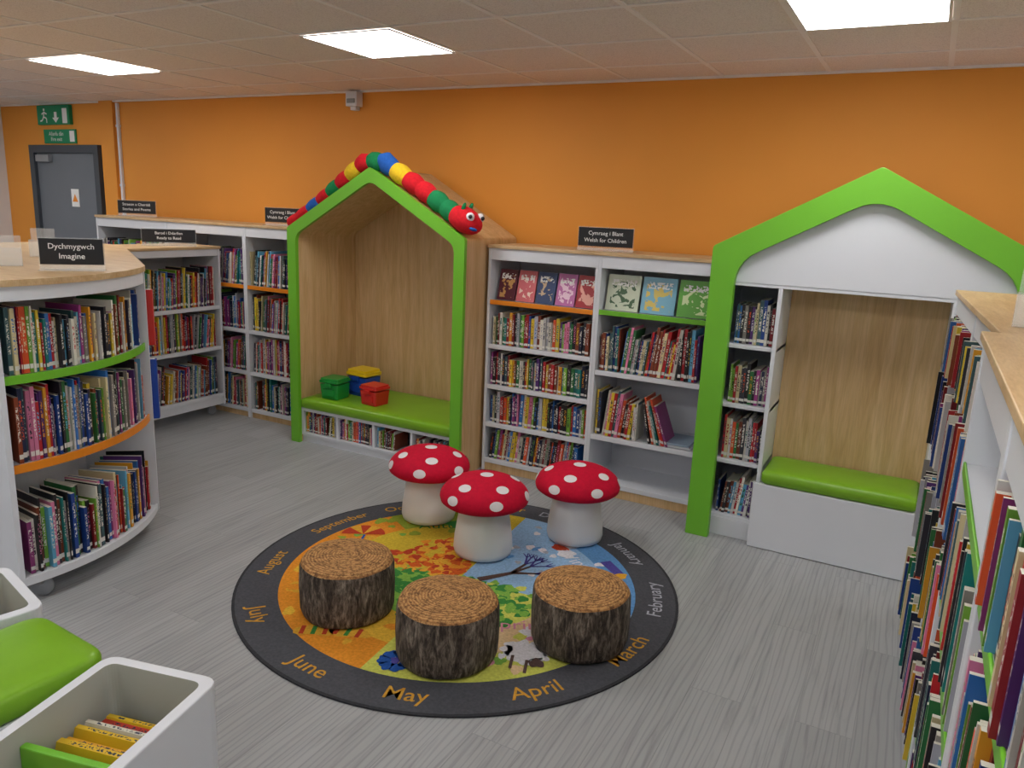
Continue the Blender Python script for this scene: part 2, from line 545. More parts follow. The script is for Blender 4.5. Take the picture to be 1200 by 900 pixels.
# ------------------------------------------------------------ curved island
CX, CY, R, R0 = -3.9, 1.75, .91, .60
A0, A1 = math.radians(-10), math.radians(45)
def arc(r, a0=A0, a1=A1, n=18):
    return [(CX + r*math.cos(a0+(a1-a0)*i/n), CY + r*math.sin(a0+(a1-a0)*i/n)) for i in range(n+1)]
mb = MB()
for z, mt, rr in ((.12, W_, R), (.59, O_, R-.01), (.945, G_, R-.01)):
    mb.ring(arc(rr-.006), arc(R0), z-.022, z-.001, W_, closed=False)
    mb.ring(arc(rr), arc(rr-.008), z-.03, z+.004, mt, closed=False)
mb.ring(arc(R), arc(R-.02), 1.235, 1.29, W_, closed=False)
for a in (A0, A1):
    d = Vector((math.cos(a), math.sin(a))); t = Vector((-d.y, d.x)) * (.02 if a == A0 else -.02)
    c = Vector((CX, CY))
    q = [c+d*R0, c+d*(R+.004), c+d*(R+.004)-t, c+d*R0-t]
    mb.prism([tuple(p) for p in q], .09, 1.29, W_)
core = arc(R0+.004) + [(-4.62, 3.22), (-5.05, 3.22), (-5.05, 1.60)]
mb.prism(core, .09, 1.29, W_)
top = arc(R+.008, A0-.03, A1+.03) + [(-4.60, 3.25), (-5.08, 3.25), (-5.08, 1.57)]
mb.prism(top, 1.29, 1.315, M['woodh'])
for (x, y) in ((-3.05, 1.68), (-3.30, 2.30), (-4.9, 1.8), (-4.9, 3.0)):
    Wm = Matrix.Translation((x, y, .045)) @ Matrix.Rotation(math.radians(35), 4, 'Z') @ Matrix.Rotation(math.radians(90), 4, 'X')
    mb.lathe([(1e-4,-.014),(.038,-.014),(.045,-.006),(.045,.006),(.038,.014),(1e-4,.014)], 20, M['metal'], T=Wm)
    mb.box(x-.02, x+.02, y-.02, y+.02, .06, .09, M['metal'])
mb.build('curved_bookcase', origin=(CX, CY, 0))
bk = MB()
for z, hm, hM in ((.12, .2, .31), (.59, .2, .3), (.945, .19, .26)):
    s = .035
    L = (A1-A0)*R - .035
    base = .25
    while s < L:
        w = random.uniform(.005, .019)
        if random.random() < .3: base = random.uniform(hm, hM)
        a = A0 + s/R
        d = Vector((math.cos(a), math.sin(a), 0)); t = Vector((-d.y, d.x, 0))
        O = Vector((CX, CY, z+.003)) + d*(R-.02-random.uniform(0, .03))
        dp = .17
        book(bk, O, t, -d, w*.9, min(hM, max(hm, base+random.uniform(-.03, .03))), dp)
        s += w
bk.build('curved_shelf_books', recalc=False)
for (z, h, col) in ((.93, .27, 'pred'), (.56, .30, 'pblue')):
    mb = MB()
    a = A1 + .02
    d = Vector((math.cos(a), math.sin(a))); t = Vector((-d.y, d.x))
    c = Vector((CX, CY)) + d*(R-.13) + t*.012
    q = [c, c+d*.16, c+d*.16+t*.035, c+t*.035]
    mb.prism([tuple(p) for p in q], z, z+h, M[col])
    c2 = c + d*.003 + t*.004
    q = [c2, c2+d*.15, c2+d*.15+t*.027, c2+t*.027]
    mb.prism([tuple(p) for p in q], z+h-.004, z+h+.001, M['signwhite'])
    mb.build('end_display_book', bevel=.002)

# ------------------------------------------------------------ houses
def house_profile(cx, w, e, p, th, ro=.015, ri=.05, z0=0):
    sl = math.atan2(p-e, w)
    outer = [(cx-w, z0), (cx-w, e), (cx, p), (cx+w, e), (cx+w, z0)]
    wi = w-th
    tv = th/math.cos(sl)
    pi_ = p-tv
    ei = pi_ - wi*math.tan(sl)
    inner = [(cx-wi, z0), (cx-wi, ei), (cx, pi_), (cx+wi, ei), (cx+wi, z0)]
    return fillet(outer, [0, ro, ro, ro, 0]), fillet(inner, [0, ri, ri, ri, 0]), inner

cx, w, e, p = -3.07, .69, 1.47, 1.865
mb = MB()
o, i_, raw = house_profile(cx, w, e, p, .072)
mb.ring(o, i_, 3.85, 3.878, M['green'], axis='y', closed=False)
o2, i2, raw2 = house_profile(cx, w-.004, e-.003, p-.004, .06, ri=.05)
mb.ring(o2, i2, 3.878, 4.50, M['wood'], axis='y', closed=False)
mb.prism(i2, 4.47, 4.498, M['wood'], axis='y')
xi0, xi1 = cx-w+.066, cx+w-.066
mb.box(xi0, xi1, 3.885, 4.47, .05, .068, W_)
mb.box(xi0, xi1, 3.88, 4.47, .225, .245, W_)
mb.box(xi0, xi1, 3.895, 3.91, 0, .05, W_)
mb.box(xi0, xi1, 4.30, 4.315, .068, .225, W_)
n = 4
for k in range(n+1):
    x = xi0 + (xi1-xi0-.018)*k/n
    mb.box(x, x+.018, 3.885, 4.30, .068, .225, W_)
mb.build('house_reading_nook', origin=(cx, 4.18, 0))
bk = MB()
cw = (xi1-xi0)/n
for k in range(n):
    book_row(bk, xi0+cw*k+.02, xi0+cw*(k+1)-.01, .07, .11, .15, .006, .016, y0=3.9, jit=.01, d=(.12, .15), fill=.95 if k != 2 else .6)
bk.build('bench_books', recalc=False)

def cushion(name, x0, x1, y0, y1, z0, z1, T=None, rad=.03, mat='cushion'):
    mb = MB()
    rp = fillet([(x0,y0),(x1,y0),(x1,y1),(x0,y1)], [rad]*4, 6)
    cxx, cyy = (x0+x1)/2, (y0+y1)/2
    lv = []
    for (ins, z) in ((.012, z0), (0, z0+.012), (0, z1-.018), (.005, z1-.008), (.015, z1-.002), (.04, z1+.003), (.1, z1+.006)):
        lv.append([(cxx+(px-cxx)*(1-ins/((x1-x0)/2)), cyy+(py-cyy)*(1-ins/((y1-y0)/2)), z) for px, py in rp])
    k = len(rp)
    vs = [q for l in lv for q in l]
    fs = []
    for a in range(len(lv)-1):
        for j in range(k):
            fs.append((a*k+j, a*k+(j+1) % k, (a+1)*k+(j+1) % k, (a+1)*k+j))
    fs.append([(len(lv)-1)*k+j for j in range(k)])
    fs.append(list(range(k))[::-1])
    mb.add(vs, fs, M[mat], smooth=True)
    return mb.build(name, T=T) if T is not None else mb.build(name, origin=(cxx, cyy, z0))
cushion('bench_cushion', xi0+.003, xi1-.003, 3.865, 4.45, .247, .317)

cx, w, e, p = -.235, .71, 1.515, 1.90
mb = MB()
o, i_, raw = house_profile(cx, w, e, p, .118, ri=.11)
mb.ring(o, i_, 3.85, 3.895, M['green'], axis='y', closed=False)
o2, i2, raw2 = house_profile(cx, w-.003, e-.003, p-.003, .03, ri=.02)
mb.ring(o2, i2, 3.895, 4.50, W_, axis='y', closed=False)
g = [q for q in i2 if q[1] > 1.345]
g = [(i2[0][0], 1.345)] + g + [(i2[-1][0], 1.345)]
mb.prism(g, 3.897, 3.915, W_, axis='y')
L0, L1, R0_, R1_ = cx-w+.031, -.60, .122, cx+w-.031
mb.box(L0, R1_, 3.90, 4.49, 1.328, 1.345, W_)
mb.box(L0, R1_, 4.475, 4.49, .0, 1.328, W_)
for (a, b2) in ((L0, L1), (R0_, R1_)):
    for z in (.117, .42, .72, 1.03):
        mb.box(a, b2, 3.93, 4.475, z-.02, z, W_)
    mb.box(a, b2, 3.925, 3.94, 0, .1, W_)
mb.box(L1-.02, L1, 3.9, 4.475, 0, 1.328, W_)
mb.box(R0_, R0_+.02, 3.9, 4.475, 0, 1.328, W_)
mb.box(L1, R0_, 4.20, 4.22, .30, 1.328, M['wood'])
mb.box(L1-.025, R0_+.012, 3.862, 3.88, .004, .345, W_)
mb.box(L1, R0_, 3.88, 4.20, .325, .345, W_)
mb.build('house_reading_nook', origin=(cx, 4.18, 0), bevel=.002)
cushion('seat_cushion', L1+.006, R0_-.004, 3.862, 4.195, .347, .415)
bk = MB()
for z in (.117, .42, .72, 1.03):
    book_row(bk, -.82, L1-.025, z, .17, .24, .008, .02, y0=3.95, jit=.02, fill=1)
    book_row(bk, R0_+.03, R1_-.02, z, .17, .24, .008, .02, y0=3.95, jit=.02, fill=1)
bk.build('nook_books', recalc=False)

def tub(x, y, z, w, d, h, rot, body, lid):
    mb = MB()
    o = fillet([(-w/2,-d/2),(w/2,-d/2),(w/2,d/2),(-w/2,d/2)], [.015]*4, 4)
    ob = [(a*.9, b2*.9) for a, b2 in o]
    k = len(o)
    vs = [(a, b2, 0) for a, b2 in ob] + [(a, b2, h*.72) for a, b2 in o]
    fs = [list(range(k))[::-1]] + [(i, (i+1) % k, k+(i+1) % k, k+i) for i in range(k)] + [list(range(k, 2*k))]
    mb.add(vs, fs, M[body])
    o2 = [(a*1.06, b2*1.06) for a, b2 in o]; o3 = [(a*.96, b2*.96) for a, b2 in o]
    mb.prism(o2, h*.78, h*.9, M[lid]); mb.prism(o3, h*.9, h, M[lid])
    mb.box(-w*.18, w*.18, -d/2-.014, -d/2+.002, h*.6, h*.78, M[body])
    mb.box(-w*.3, w*.3, -d/2-.004, -d/2+.01, h*.15, h*.5, M[body])
    mb.build('storage_tub', T=TR(x, y, z, rot), bevel=.003)
tub(-3.49, 4.0, .324, .15, .15, .145, 4, 'pgreen', 'pgreen')
tub(-3.40, 4.20, .324, .18, .16, .185, -5, 'pblue', 'pyellow')
tub(-3.17, 4.03, .324, .15, .14, .135, -6, 'pred', 'pred')

# ------------------------------------------------------------ caterpillar toy
mb = MB()
def roof_z(x): return 1.87 - abs(x+3.07)*.575
path = []
for k in range(61):
    t = k/60
    x = -3.80 + t*(1.32)
    rr = .032 + .026*min(1, t*1.6)
    z = roof_z(x) + rr*1.15
    if abs(x+3.07) < .09: z = 1.87 + rr*1.1 - .03*(1-(abs(x+3.07)/.09)**2) - .575*abs(x+3.07)*.6
    y = 3.905 + .015*math.sin(t*9)
    path.append((Vector((x, y, z)), rr))
order = ['tred', 'tred', 'tblue', 'tred', 'tgreen', 'tred', 'tyellow', 'tred', 'tgreen', 'tblue', 'tyellow', 'tred', 'tred', 'tgreen', 'tgreen']
nseg = len(order)
N = 14
for sgi in range(nseg):
    i0 = sgi*4; i1 = i0+4
    vs = []; fs = []
    for j in range(i0, i1+1):
        pnt, rr = path[j]
        tan = (path[min(60, j+1)][0]-path[max(0, j-1)][0]).normalized()
        s1 = Vector((0, 1, 0)); s2 = tan.cross(s1).normalized()
        k = (j-i0)/4
        rad = rr*(.86+.2*math.sin(math.pi*k))
        if j == 0: rad *= .3
        for q in range(N):
            a = 2*math.pi*q/N
            vs.append(pnt + s1*rad*math.cos(a) + s2*rad*math.sin(a))
    for j in range(4):
        for q in range(N):
            fs.append((j*N+q, j*N+(q+1) % N, (j+1)*N+(q+1) % N, (j+1)*N+q))
    mb.add(vs, fs, M[order[sgi]], smooth=True)
H = Matrix.Translation((-2.42, 3.915, 1.575)) @ Matrix.Rotation(math.radians(25), 4, 'Y')
mb.ball((0, 0, 0), (.115, .085, .075), M['tred'], T=H)
mb.ball((.05, -.05, .045), (.026, .022, .026), M['spot'], T=H)
mb.ball((.07, .03, .05), (.026, .022, .026), M['spot'], T=H)
mb.ball((.06, -.068, .052), (.012, .01, .012), M['black'], T=H)
mb.ball((.09, .022, .056), (.012, .012, .012), M['black'], T=H)
mb.ball((.09, -.035, -.01), (.022, .03, .012), M['tblue'], T=H)
mb.ball((-.02, -.04, .07), (.012, .012, .03), M['tgreen'], T=H)
mb.ball((-.02, .04, .07), (.012, .012, .03), M['tgreen'], T=H)
mb.build('caterpillar_plush_toy')

# ------------------------------------------------------------ mushrooms and stumps
def mushroom(x, y, rot):
    mb = MB()
    mb.lathe([(1e-4, .002), (.122, .002), (.138, .008), (.144, .03), (.140, .09), (.128, .17), (.117, .24), (.116, .280)], 48, M['offwhite'])
    Rr, zr, Hh = .215, .290, .105
    prof = [(.10, .266), (.16, .256), (.195, .260), (.211, .273)]
    prof += [(Rr*math.cos(a), zr+Hh*math.sin(a)) for a in [math.pi/2*i/16 for i in range(16)]] + [(1e-4, zr+Hh)]
    mb.lathe(prof, 56, M['red_fab'])
    dirs = [(0, 88)] + [(k*72+10, 46) for k in range(5)] + [(k*60+40, 13) for k in range(6)]
    for az, el in dirs:
        az, el = math.radians(az), math.radians(el)
        c = Vector((math.cos(el)*math.cos(az), math.cos(el)*math.sin(az), math.sin(el)))
        t1 = c.cross(Vector((0, 0, 1)) if abs(c.z) < .95 else Vector((1, 0, 0))).normalized(); t2 = c.cross(t1)
        vs = []; fs = []
        rr = .15
        stretch = 1 if el > .5 else 1.35
        rings, nn = 3, 20
        vs.append(c)
        for k in range(1, rings+1):
            for q in range(nn):
                a = 2*math.pi*q/nn
                vs.append((c + t1*rr*k/rings*math.cos(a) + t2*rr*stretch*k/rings*math.sin(a)).normalized())
        for q in range(nn): fs.append((0, 1+q, 1+(q+1) % nn))
        for k in range(rings-1):
            for q in range(nn):
                fs.append((1+k*nn+q, 1+(k+1)*nn+q, 1+(k+1)*nn+(q+1) % nn, 1+k*nn+(q+1) % nn))
        vs = [(v.x*(Rr+.002), v.y*(Rr+.002), zr + v.z*(Hh+.002)) for v in vs]
        mb.add(vs, fs, M['spot'], smooth=True)
    mb.build('mushroom_stool', T=TR(x, y, .0122, rot))
mushroom(-2.18, 3.236, 10)
mushroom(-1.72, 3.03, 35)
mushroom(-1.41, 3.436, -20)

def stump(x, y, rot):
    mb = MB()
    r, h = .19, .232
    def wob(prof, mat):
        n = 64; vs = []; fs = []
        for rr, z in prof:
            for i in range(n):
                a = 2*math.pi*i/n
                q = rr*(1+.012*math.sin(3*a+rot)+.008*math.sin(7*a+2*rot))
                vs.append((q*math.cos(a), q*math.sin(a), z))
        for k in range(len(prof)-1):
            for i in range(n):
                j = (i+1) % n
                fs.append((k*n+i, k*n+j, (k+1)*n+j, (k+1)*n+i))
        mb.add(vs, fs, mat, smooth=True)
    wob([(1e-4, 0), (r-.02, 0), (r-.008, .006), (r, .03), (r+.003, .12), (r, h-.03), (r-.005, h-.014)], M['bark'])
    wob([(r-.005, h-.014), (r-.012, h-.004), (r-.026, h+.001), (r*.6, h+.006), (r*.3, h+.007), (1e-4, h+.007)], M['cut'])
    mb.build('tree_stump_stool', T=TR(x, y, .0122, rot*20))
stump(-1.917, 2.26, 1)
stump(-1.39, 2.20, 2.3)
stump(-1.005, 2.554, 4)

# ------------------------------------------------------------ rug
mb = MB()
RR = .975
def circ(r, a0=0, a1=360, n=96):
    return [(r*math.cos(math.radians(a0+(a1-a0)*i/n)), r*math.sin(math.radians(a0+(a1-a0)*i/n))) for i in range(n + (0 if a1-a0 == 360 else 1))]
mb.prism(circ(RR), 0.001, .0075, RUG['edge'])
mb.prism(circ(RR-.012), .0074, .008, RUG['border'])
def flat(poly, z, mat):
    mb.add([(a, b2, z) for a, b2 in poly], [list(range(len(poly)))], mat)
def sector(r0, r1, a0, a1, z, mat, n=30):
    o = circ(r1, a0, a1, n); i = circ(r0, a0, a1, n)
    k = len(o)
    mb.add([(a, b2, z) for a, b2 in o]+[(a, b2, z) for a, b2 in i], [(q, q+1, k+q+1, k+q) for q in range(k-1)], mat)
z1, z2, z3, z4, z5 = .0083, .0087, .0091, .0095, .0099
Q = {'winter': (5, 95), 'autumn': (95, 185), 'summer': (185, 275), 'spring': (275, 365)}
for k, (a, b2) in Q.items():
    sector(.001, .79, a, b2, z1, RUG[k])
sector(.66, .79, 8, 70, z2, RUG['winter2'])
sector(.60, .79, 185, 262, z2, RUG['summer'])
sector(.30, .60, 185, 275, z2, RUG['summer2'])
sector(.60, .79, 110, 150, z2, RUG['autumn2'])
sector(.60, .79, 150, 185, z2, RUG['summer'])
sector(.45, .62, 280, 360, z2, RUG['spring2'])
sector(.001, .40, 185, 275, z3, RUG['leaf_lime'])
def blob(x, y, r, z, mat, n=12, sx=1, rot=0):
    pts = []
    ph = random.uniform(0, 6)
    for i in range(n*2):
        a = math.pi*i/n
        rr = r*(1+.16*math.sin(3*a+ph)+.1*math.sin(5*a+2*ph))
        px, py = rr*sx*math.cos(a), rr*math.sin(a)
        c, s = math.cos(rot), math.sin(rot)
        pts.append((x+px*c-py*s, y+px*s+py*c))
    flat(pts, z, mat)
def foliage(a0, a1, r0, r1, n, cols, rb=.03):
    for i in range(n):
        a = math.radians(random.uniform(a0, a1)); r = random.uniform(r0, r1)
        blob(r*math.cos(a), r*math.sin(a), rb*random.uniform(.6, 1.2), z4+.0000015*i, RUG[random.choice(cols)], 6, random.uniform(1, 1.6), random.uniform(0, 3))
foliage(105, 195, .05, .42, 170, ['leaf_orange', 'leaf_red', 'leaf_orange', 'leaf_yellow', 'summer'], .022)
foliage(195, 290, .03, .44, 200, ['leaf_green', 'leaf_lime', 'leaf_green'], .023)
foliage(-70, 14, .02, .44, 200, ['leaf_green', 'leaf_green', 'leaf_lime', 'leaf_lime', 'spring'], .021)
foliage(100, 180, .50, .76, 26, ['autumn2', 'leaf_yellow', 'autumn2', 'leaf_lime'], .025)
foliage(278, 362, .48, .76, 44, ['leaf_lime', 'pink', 'white', 'spring', 'spring2'], .022)
foliage(15, 90, .3, .76, 40, ['white', 'winter2', 'winter', 'silver'], .020)
foliage(190, 270, .48, .76, 26, ['leaf_yellow', 'summer', 'summer2'], .028)
def stroke(x0, y0, x1, y1, w0, w1, z, mat):
    d = Vector((x1-x0, y1-y0)).normalized(); nrm = Vector((-d.y, d.x))
    flat([(x0+nrm.x*w0, y0+nrm.y*w0), (x1+nrm.x*w1, y1+nrm.y*w1), (x1-nrm.x*w1, y1-nrm.y*w1), (x0-nrm.x*w0, y0-nrm.y*w0)], z, mat)
def branch(x, y, a, L, wd, depth):
    x1, y1 = x+L*math.cos(a), y+L*math.sin(a)
    stroke(x, y, x1, y1, wd, wd*.6, z5+.0006, RUG['brown'] if depth > 1 else RUG['purple'])
    if depth:
        for da in (-.45, .1, .5): branch(x1, y1, a+da+random.uniform(-.15, .15), L*.66, wd*.55, depth-1)
branch(.08, .03, math.radians(55), .17, .020, 3)
for (x, y, r) in ((-.12, -.62, .3), (-.24, -.68, .5)):
    blob(x, y, .04, z5+.0008, RUG['leaf_yellow'], 10, 2.1, r)
    for k in range(3):
        c, s = math.cos(r), math.sin(r)
        u = -.05+.045*k
        stroke(x+u*c+.03*s, y+u*s-.03*c, x+u*c-.03*s, y+u*s+.03*c, .009, .009, z5+.0011, RUG[['leaf_red', 'leaf_green', 'leaf_red'][k]])
ux, uy = -.66, .13
pts = [(ux+.11*math.cos(math.radians(a))*1.0, uy+.11*math.sin(math.radians(a))) for a in range(30, 211, 12)]
flat(pts, z5+.0008, RUG['leaf_red'])
for k in range(2):
    aa = 75+60*k
    p3 = [(ux, uy)] + [(ux+.112*math.cos(math.radians(a)), uy+.112*math.sin(math.radians(a))) for a in range(aa, aa+31, 6)]
    flat(p3, z5+.001, RUG['leaf_yellow'])
stroke(ux+.01, uy, ux+.07, uy-.13, .006, .006, z5+.0008, RUG['blue'])
for k in range(12):
    a = k*math.pi/6
    stroke(-.52+.06*math.cos(a), -.3+.06*math.sin(a), -.52+.13*math.cos(a), -.3+.13*math.sin(a), .018, .002, z5+.0008, RUG['leaf_orange'])
blob(-.52, -.3, .075, z5+.001, RUG['leaf_yellow'])
blob(-.62, -.12, .06, z5+.0008, RUG['leaf_red'], 10, 1.4, 1)
for k in range(7):
    a = k*2*math.pi/7
    blob(.15+.045*math.cos(a), -.68+.045*math.sin(a), .026, z5+.0008, RUG['blue'])
blob(.15, -.68, .02, z5+.001, RUG['purple'])
for k in range(9):
    a = k*2*math.pi/9
    blob(.53+.06*math.cos(a), -.38+.045*math.sin(a), .035, z5+.0008, RUG['white'])
blob(.53, -.38, .06, z5+.001, RUG['white'])
blob(.60, -.42, .028, z5+.0012, RUG['brown'])
for dx in (-.03, .03): stroke(.53+dx, -.42, .53+dx+.03, -.50, .006, .006, z5+.0011, RUG['brown'])
stroke(.50, .52, .62, .42, .028, .024, z5+.0008, RUG['purple'])
blob(.62, .42, .027, z5+.001, RUG['leaf_yellow'])
stroke(.60, .22, .70, .12, .03, .02, z5+.0008, RUG['blue'])
blob(.58, .25, .025, z5+.001, RUG['leaf_orange'])
blob(.26, .58, .06, z5+.0008, RUG['white']); blob(.30, .50, .045, z5+.0008, RUG['white'])
blob(.27, .60, .012, z5+.0011, RUG['brown']); blob(.25, .54, .03, z5+.0011, RUG['leaf_red'], 8, 1.5)
blob(-.2, .60, .06, z5+.0008, RUG['leaf_orange'], 10, 1.2); blob(-.32, .52, .05, z5+.0008, RUG['leaf_green'], 10, 1.5, 1)
def bend_in(a0, Rm):
    def f(p):
        a = a0 + p[0]/Rm; r = Rm - p[1]
        return (r*math.cos(a), r*math.sin(a), z2)
    return f
def bend_out(a0, Rm):
    def f(p):
        a = a0 - p[0]/Rm; r = Rm + p[1]
        return (r*math.cos(a), r*math.sin(a), z2)
    return f
months = ['January', 'February', 'March', 'April', 'May', 'June', 'July', 'August', 'September', 'October', 'November', 'December']
mc = ['silver', 'silver', 'text', 'text', 'text', 'text', 'text', 'text', 'text', 'text', 'text', 'silver']
for k, mn in enumerate(months):
    a = 50-30*k
    if k in (5, 6): a += 4
    if k == 8: a -= 2
    if k == 7: a += 3
    an = (a+63+180) % 360-180
    fn = bend_in if abs(an) < 85 else bend_out
    sz = .098 if len(mn) < 6 else (.086 if len(mn) < 9 else .078)
    mb.text(mn, sz, Matrix.Identity(4), RUG[mc[k]], bend=fn(math.radians(a), .88), bold=.0004)
def rot2(x, y, deg, size, body, mat):
    mb.text(body, size, Matrix.Translation((x, y, z5+.0014)) @ Matrix.Rotation(math.radians(deg), 4, 'Z'), RUG[mat])
rot2(.40, .43, -30, .10, 'Winter', 'white')
rot2(.42, -.22, 30, .10, 'Spring', 'pink')
rot2(-.36, -.42, -50, .10, 'Summer', 'leaf_red')
rot2(-.35, .46, 35, .10, 'Autumn', 'leaf_green')
ro = mb.build('round_seasons_rug', T=TR(-1.67, 2.74, 0), recalc=False)
bm = bmesh.new(); bm.from_mesh(ro.data)
for f in bm.faces:
    f.normal_update()
    if f.normal.z < -.5 and f.calc_center_median().z > .007: f.normal_flip()
bm.to_mesh(ro.data); bm.free()

# ------------------------------------------------------------ browser boxes bottom left
def browser_box(name, x, y, rot, w, L, H=.45):
    mb = MB()
    o = fillet([(0, -L), (w, -L), (w, 0), (0, 0)], [.045]*4, 6)
    t = .030
    i = fillet([(t, -L+t), (w-t, -L+t), (w-t, -t), (t, -t)], [.03]*4, 6)
    mb.ring(o, i, .03, H, W_, inner_mat=M['inner'])
    mb.box(t-.004, w-t+.004, -L+t-.004, -t+.004, .19, .2, M['inner'])
    mb.box(t, w-t, -.31, -.29, .2, H-.045, M['green'])
    mb.box(.04, w-.04, -L+.04, -.04, 0, .03, W_)
    mb.build(name, T=TR(x, y, 0, rot), bevel=.004)
    bk = MB()
    yy = -.275
    cc = ['#e0b828', '#dca020', '#e4c84a', '#e0b828', '#2f8f4c', '#d9d4c2', '#e0ac28', '#2f8f4c', '#c23a2a']
    n_ = 0
    while yy < -.12:
        th = random.uniform(.010, .018)
        h = random.uniform(.12, .16)
        c = lin(cc[n_ % len(cc)]); n_ += 1
        x0 = t+.012+random.uniform(0, .02); ww = w-2*t-.045
        vs = [(x0, yy, .205), (x0+ww, yy, .205), (x0+ww, yy+th, .205), (x0, yy+th, .205)]
        vs += [(a, b2+.05, .205+h) for a, b2, _ in vs]
        fs = [(0, 1, 5, 4), (1, 2, 6, 5), (2, 3, 7, 6), (3, 0, 4, 7), (4, 5, 6, 7)]
        bk.add(vs, fs, M['book'], uvs=[[(0,0)]*4]*4+[[(.03,0.2),(.03,1),(1,1),(1,.2)]], cols=[c]*5, col2=lin('#26304a'))
        yy += th+.003
    yy = -.5
    while yy < -.34:
        c = vary(random.choice(PAL))
        vs = [(t+.02, yy, .205), (w-t-.02, yy, .205), (w-t-.02, yy+.012, .205), (t+.02, yy+.012, .205)]
        vs += [(a, b2+.02, .36) for a, b2, _ in vs]
        bk.add(vs, [(0, 1, 5, 4), (1, 2, 6, 5), (2, 3, 7, 6), (3, 0, 4, 7), (4, 5, 6, 7)], M['book'], uvs=[[(0,0)]*4]*5, cols=[c]*5, col2=c)
        yy += .016
    bk.build('browser_box_books', T=TR(x, y, 0, rot), recalc=False)
browser_box('book_browser_box', -1.765, 1.125, 13, .34, .75, H=.455)
browser_box('book_browser_box', -2.49, 1.27, -14, .36, .7, H=.455)
mb = MB()
o = fillet([(0, -.5), (.34, -.5), (.34, 0), (0, 0)], [.04]*4, 6)
mb.prism(o, 0, .38, W_)
mb.build('padded_stool', T=TR(-2.125, 1.155, 0, -4), bevel=.004)
cushion('stool_cushion', -.004, .344, -.505, .004, .381, .455, T=TR(-2.125, 1.155, 0, -4), rad=.06)

# ------------------------------------------------------------ signs
def shelf_sign(x, y, z, w, h, rot, lines, lift=.025):
    mb = MB()
    mb.box(-w/2, w/2, 0, .006, lift, lift+h, M['black'])
    mb.box(-w/2-.004, w/2+.004, .006, .009, 0, lift+h+.004, M['acrylic'])
    mb.box(-w/2-.004, w/2+.004, -.035, .04, 0, .003, M['acrylic'])
    F = Matrix.Translation((0, -.001, 0)) @ Matrix.Rotation(math.radians(90), 4, 'X')
    for k, l in enumerate(lines):
        T = F @ Matrix.Translation((0, lift+h*(.70-.38*k), 0))
        mb.text(l, h*.30, T, M['signwhite'], bold=.0002)
    mb.build('shelf_sign', T=TR(x, y, z, rot))
shelf_sign(-1.65, 4.2, 1.436, .32, .105, 8, ['Cymraeg i Blant', 'Welsh for Children'])
shelf_sign(-4.14, 4.2, 1.461, .27, .10, 18, ['Cymraeg i Blant', 'Welsh for Children'])
shelf_sign(-5.74, 4.2, 1.461, .30, .10, 30, ['Straeon a Cherddi', 'Stories and Poems'])
shelf_sign(-4.78, 3.74, 1.291, .35, .09, 50, ['Barod i Ddarllen', 'Ready to Read'])
shelf_sign(-3.20, 2.02, 1.316, .24, .108, 48, ['Dychmygwch', 'Imagine'])
def holder(x, y, z, w, h, rot):
    mb = MB()
    mb.box(-w/2, w/2, 0, .003, 0, h, M['acrylic'])
    mb.box(-w/2, w/2, -.035, -.032, 0, h*.6, M['acrylic'])
    mb.box(-w/2, w/2, -.035, .003, 0, .003, M['acrylic'])
    mb.box(-w/2, -w/2+.003, -.035, .003, 0, h*.6, M['acrylic'])
    mb.box(w/2-.003, w/2, -.035, .003, 0, h*.6, M['acrylic'])
    mb.build('acrylic_leaflet_holder', T=TR(x, y, z, rot))
holder(-3.55, 1.95, 1.316, .11, .13, 60)
holder(-3.95, 2.35, 1.316, .11, .14, 40)
holder(-3.75, 1.75, 1.316, .11, .12, 70)
holder(.27, 2.25, 1.421, .13, .14, -10)

YW = 4.55
mb = MB()
mb.box(-7.5, -7.02, YW-.035, YW-.003, 2.23, 2.40, M['exitgreen'])
def wq(pts, y, mat):
    mb.add([(a, y, b2) for a, b2 in pts], [list(range(len(pts)))], mat)
y = YW-.037
wq([(-7.24, 2.34), (-7.20, 2.34), (-7.20, 2.29), (-7.17, 2.29), (-7.22, 2.245), (-7.27, 2.29), (-7.24, 2.29)], y, M['signwhite'])
wq([(-7.12, 2.24), (-7.05, 2.24), (-7.05, 2.37), (-7.12, 2.37)], y, M['signwhite'])
def man(cx0, cz, s, y):
    wq([(cx0+.012*s*math.cos(a*.628), cz+.055*s+.012*s*math.sin(a*.628)) for a in range(10)], y, M['signwhite'])
    for (x0, z0_, x1, z1_) in ((0, .04, -.01, 0), (-.01, 0, .03, -.015), (.03, -.015, .03, -.05), (-.01, 0, -.03, -.03), (-.03, -.03, -.06, -.035), (0, .035, .035, .02), (0, .035, -.035, .02)):
        d = Vector((x1-x0, z1_-z0_)).normalized()*.006*s; nn = Vector((-d.y, d.x))
        wq([(cx0+x0*s+nn.x, cz+z0_*s+nn.y), (cx0+x1*s+nn.x, cz+z1_*s+nn.y), (cx0+x1*s-nn.x, cz+z1_*s-nn.y), (cx0+x0*s-nn.x, cz+z0_*s-nn.y)], y, M['signwhite'])
man(-7.39, 2.30, 1.1, y)
mb.build('emergency_exit_sign')
mb = MB()
mb.box(-7.46, -6.98, YW-.012, YW-.002, 2.065, 2.19, M['exitgreen'])
F = Matrix.Rotation(math.radians(90), 4, 'X')
for k, l in enumerate(('Allanfa dân', 'Fire exit')):
    mb.text(l, .05, Matrix.Translation((-7.27, YW-.0135, 2.15-.048*k)) @ F, M['signwhite'])
wq([(-7.07, 2.08), (-7.0, 2.08), (-7.0, 2.175), (-7.07, 2.175)], YW-.0135, M['signwhite'])
mb.build('fire_exit_sign')
mb = MB()
mb.box(-3.79, -3.69, YW-.07, YW-.002, 2.31, 2.42-.012, M['white'])
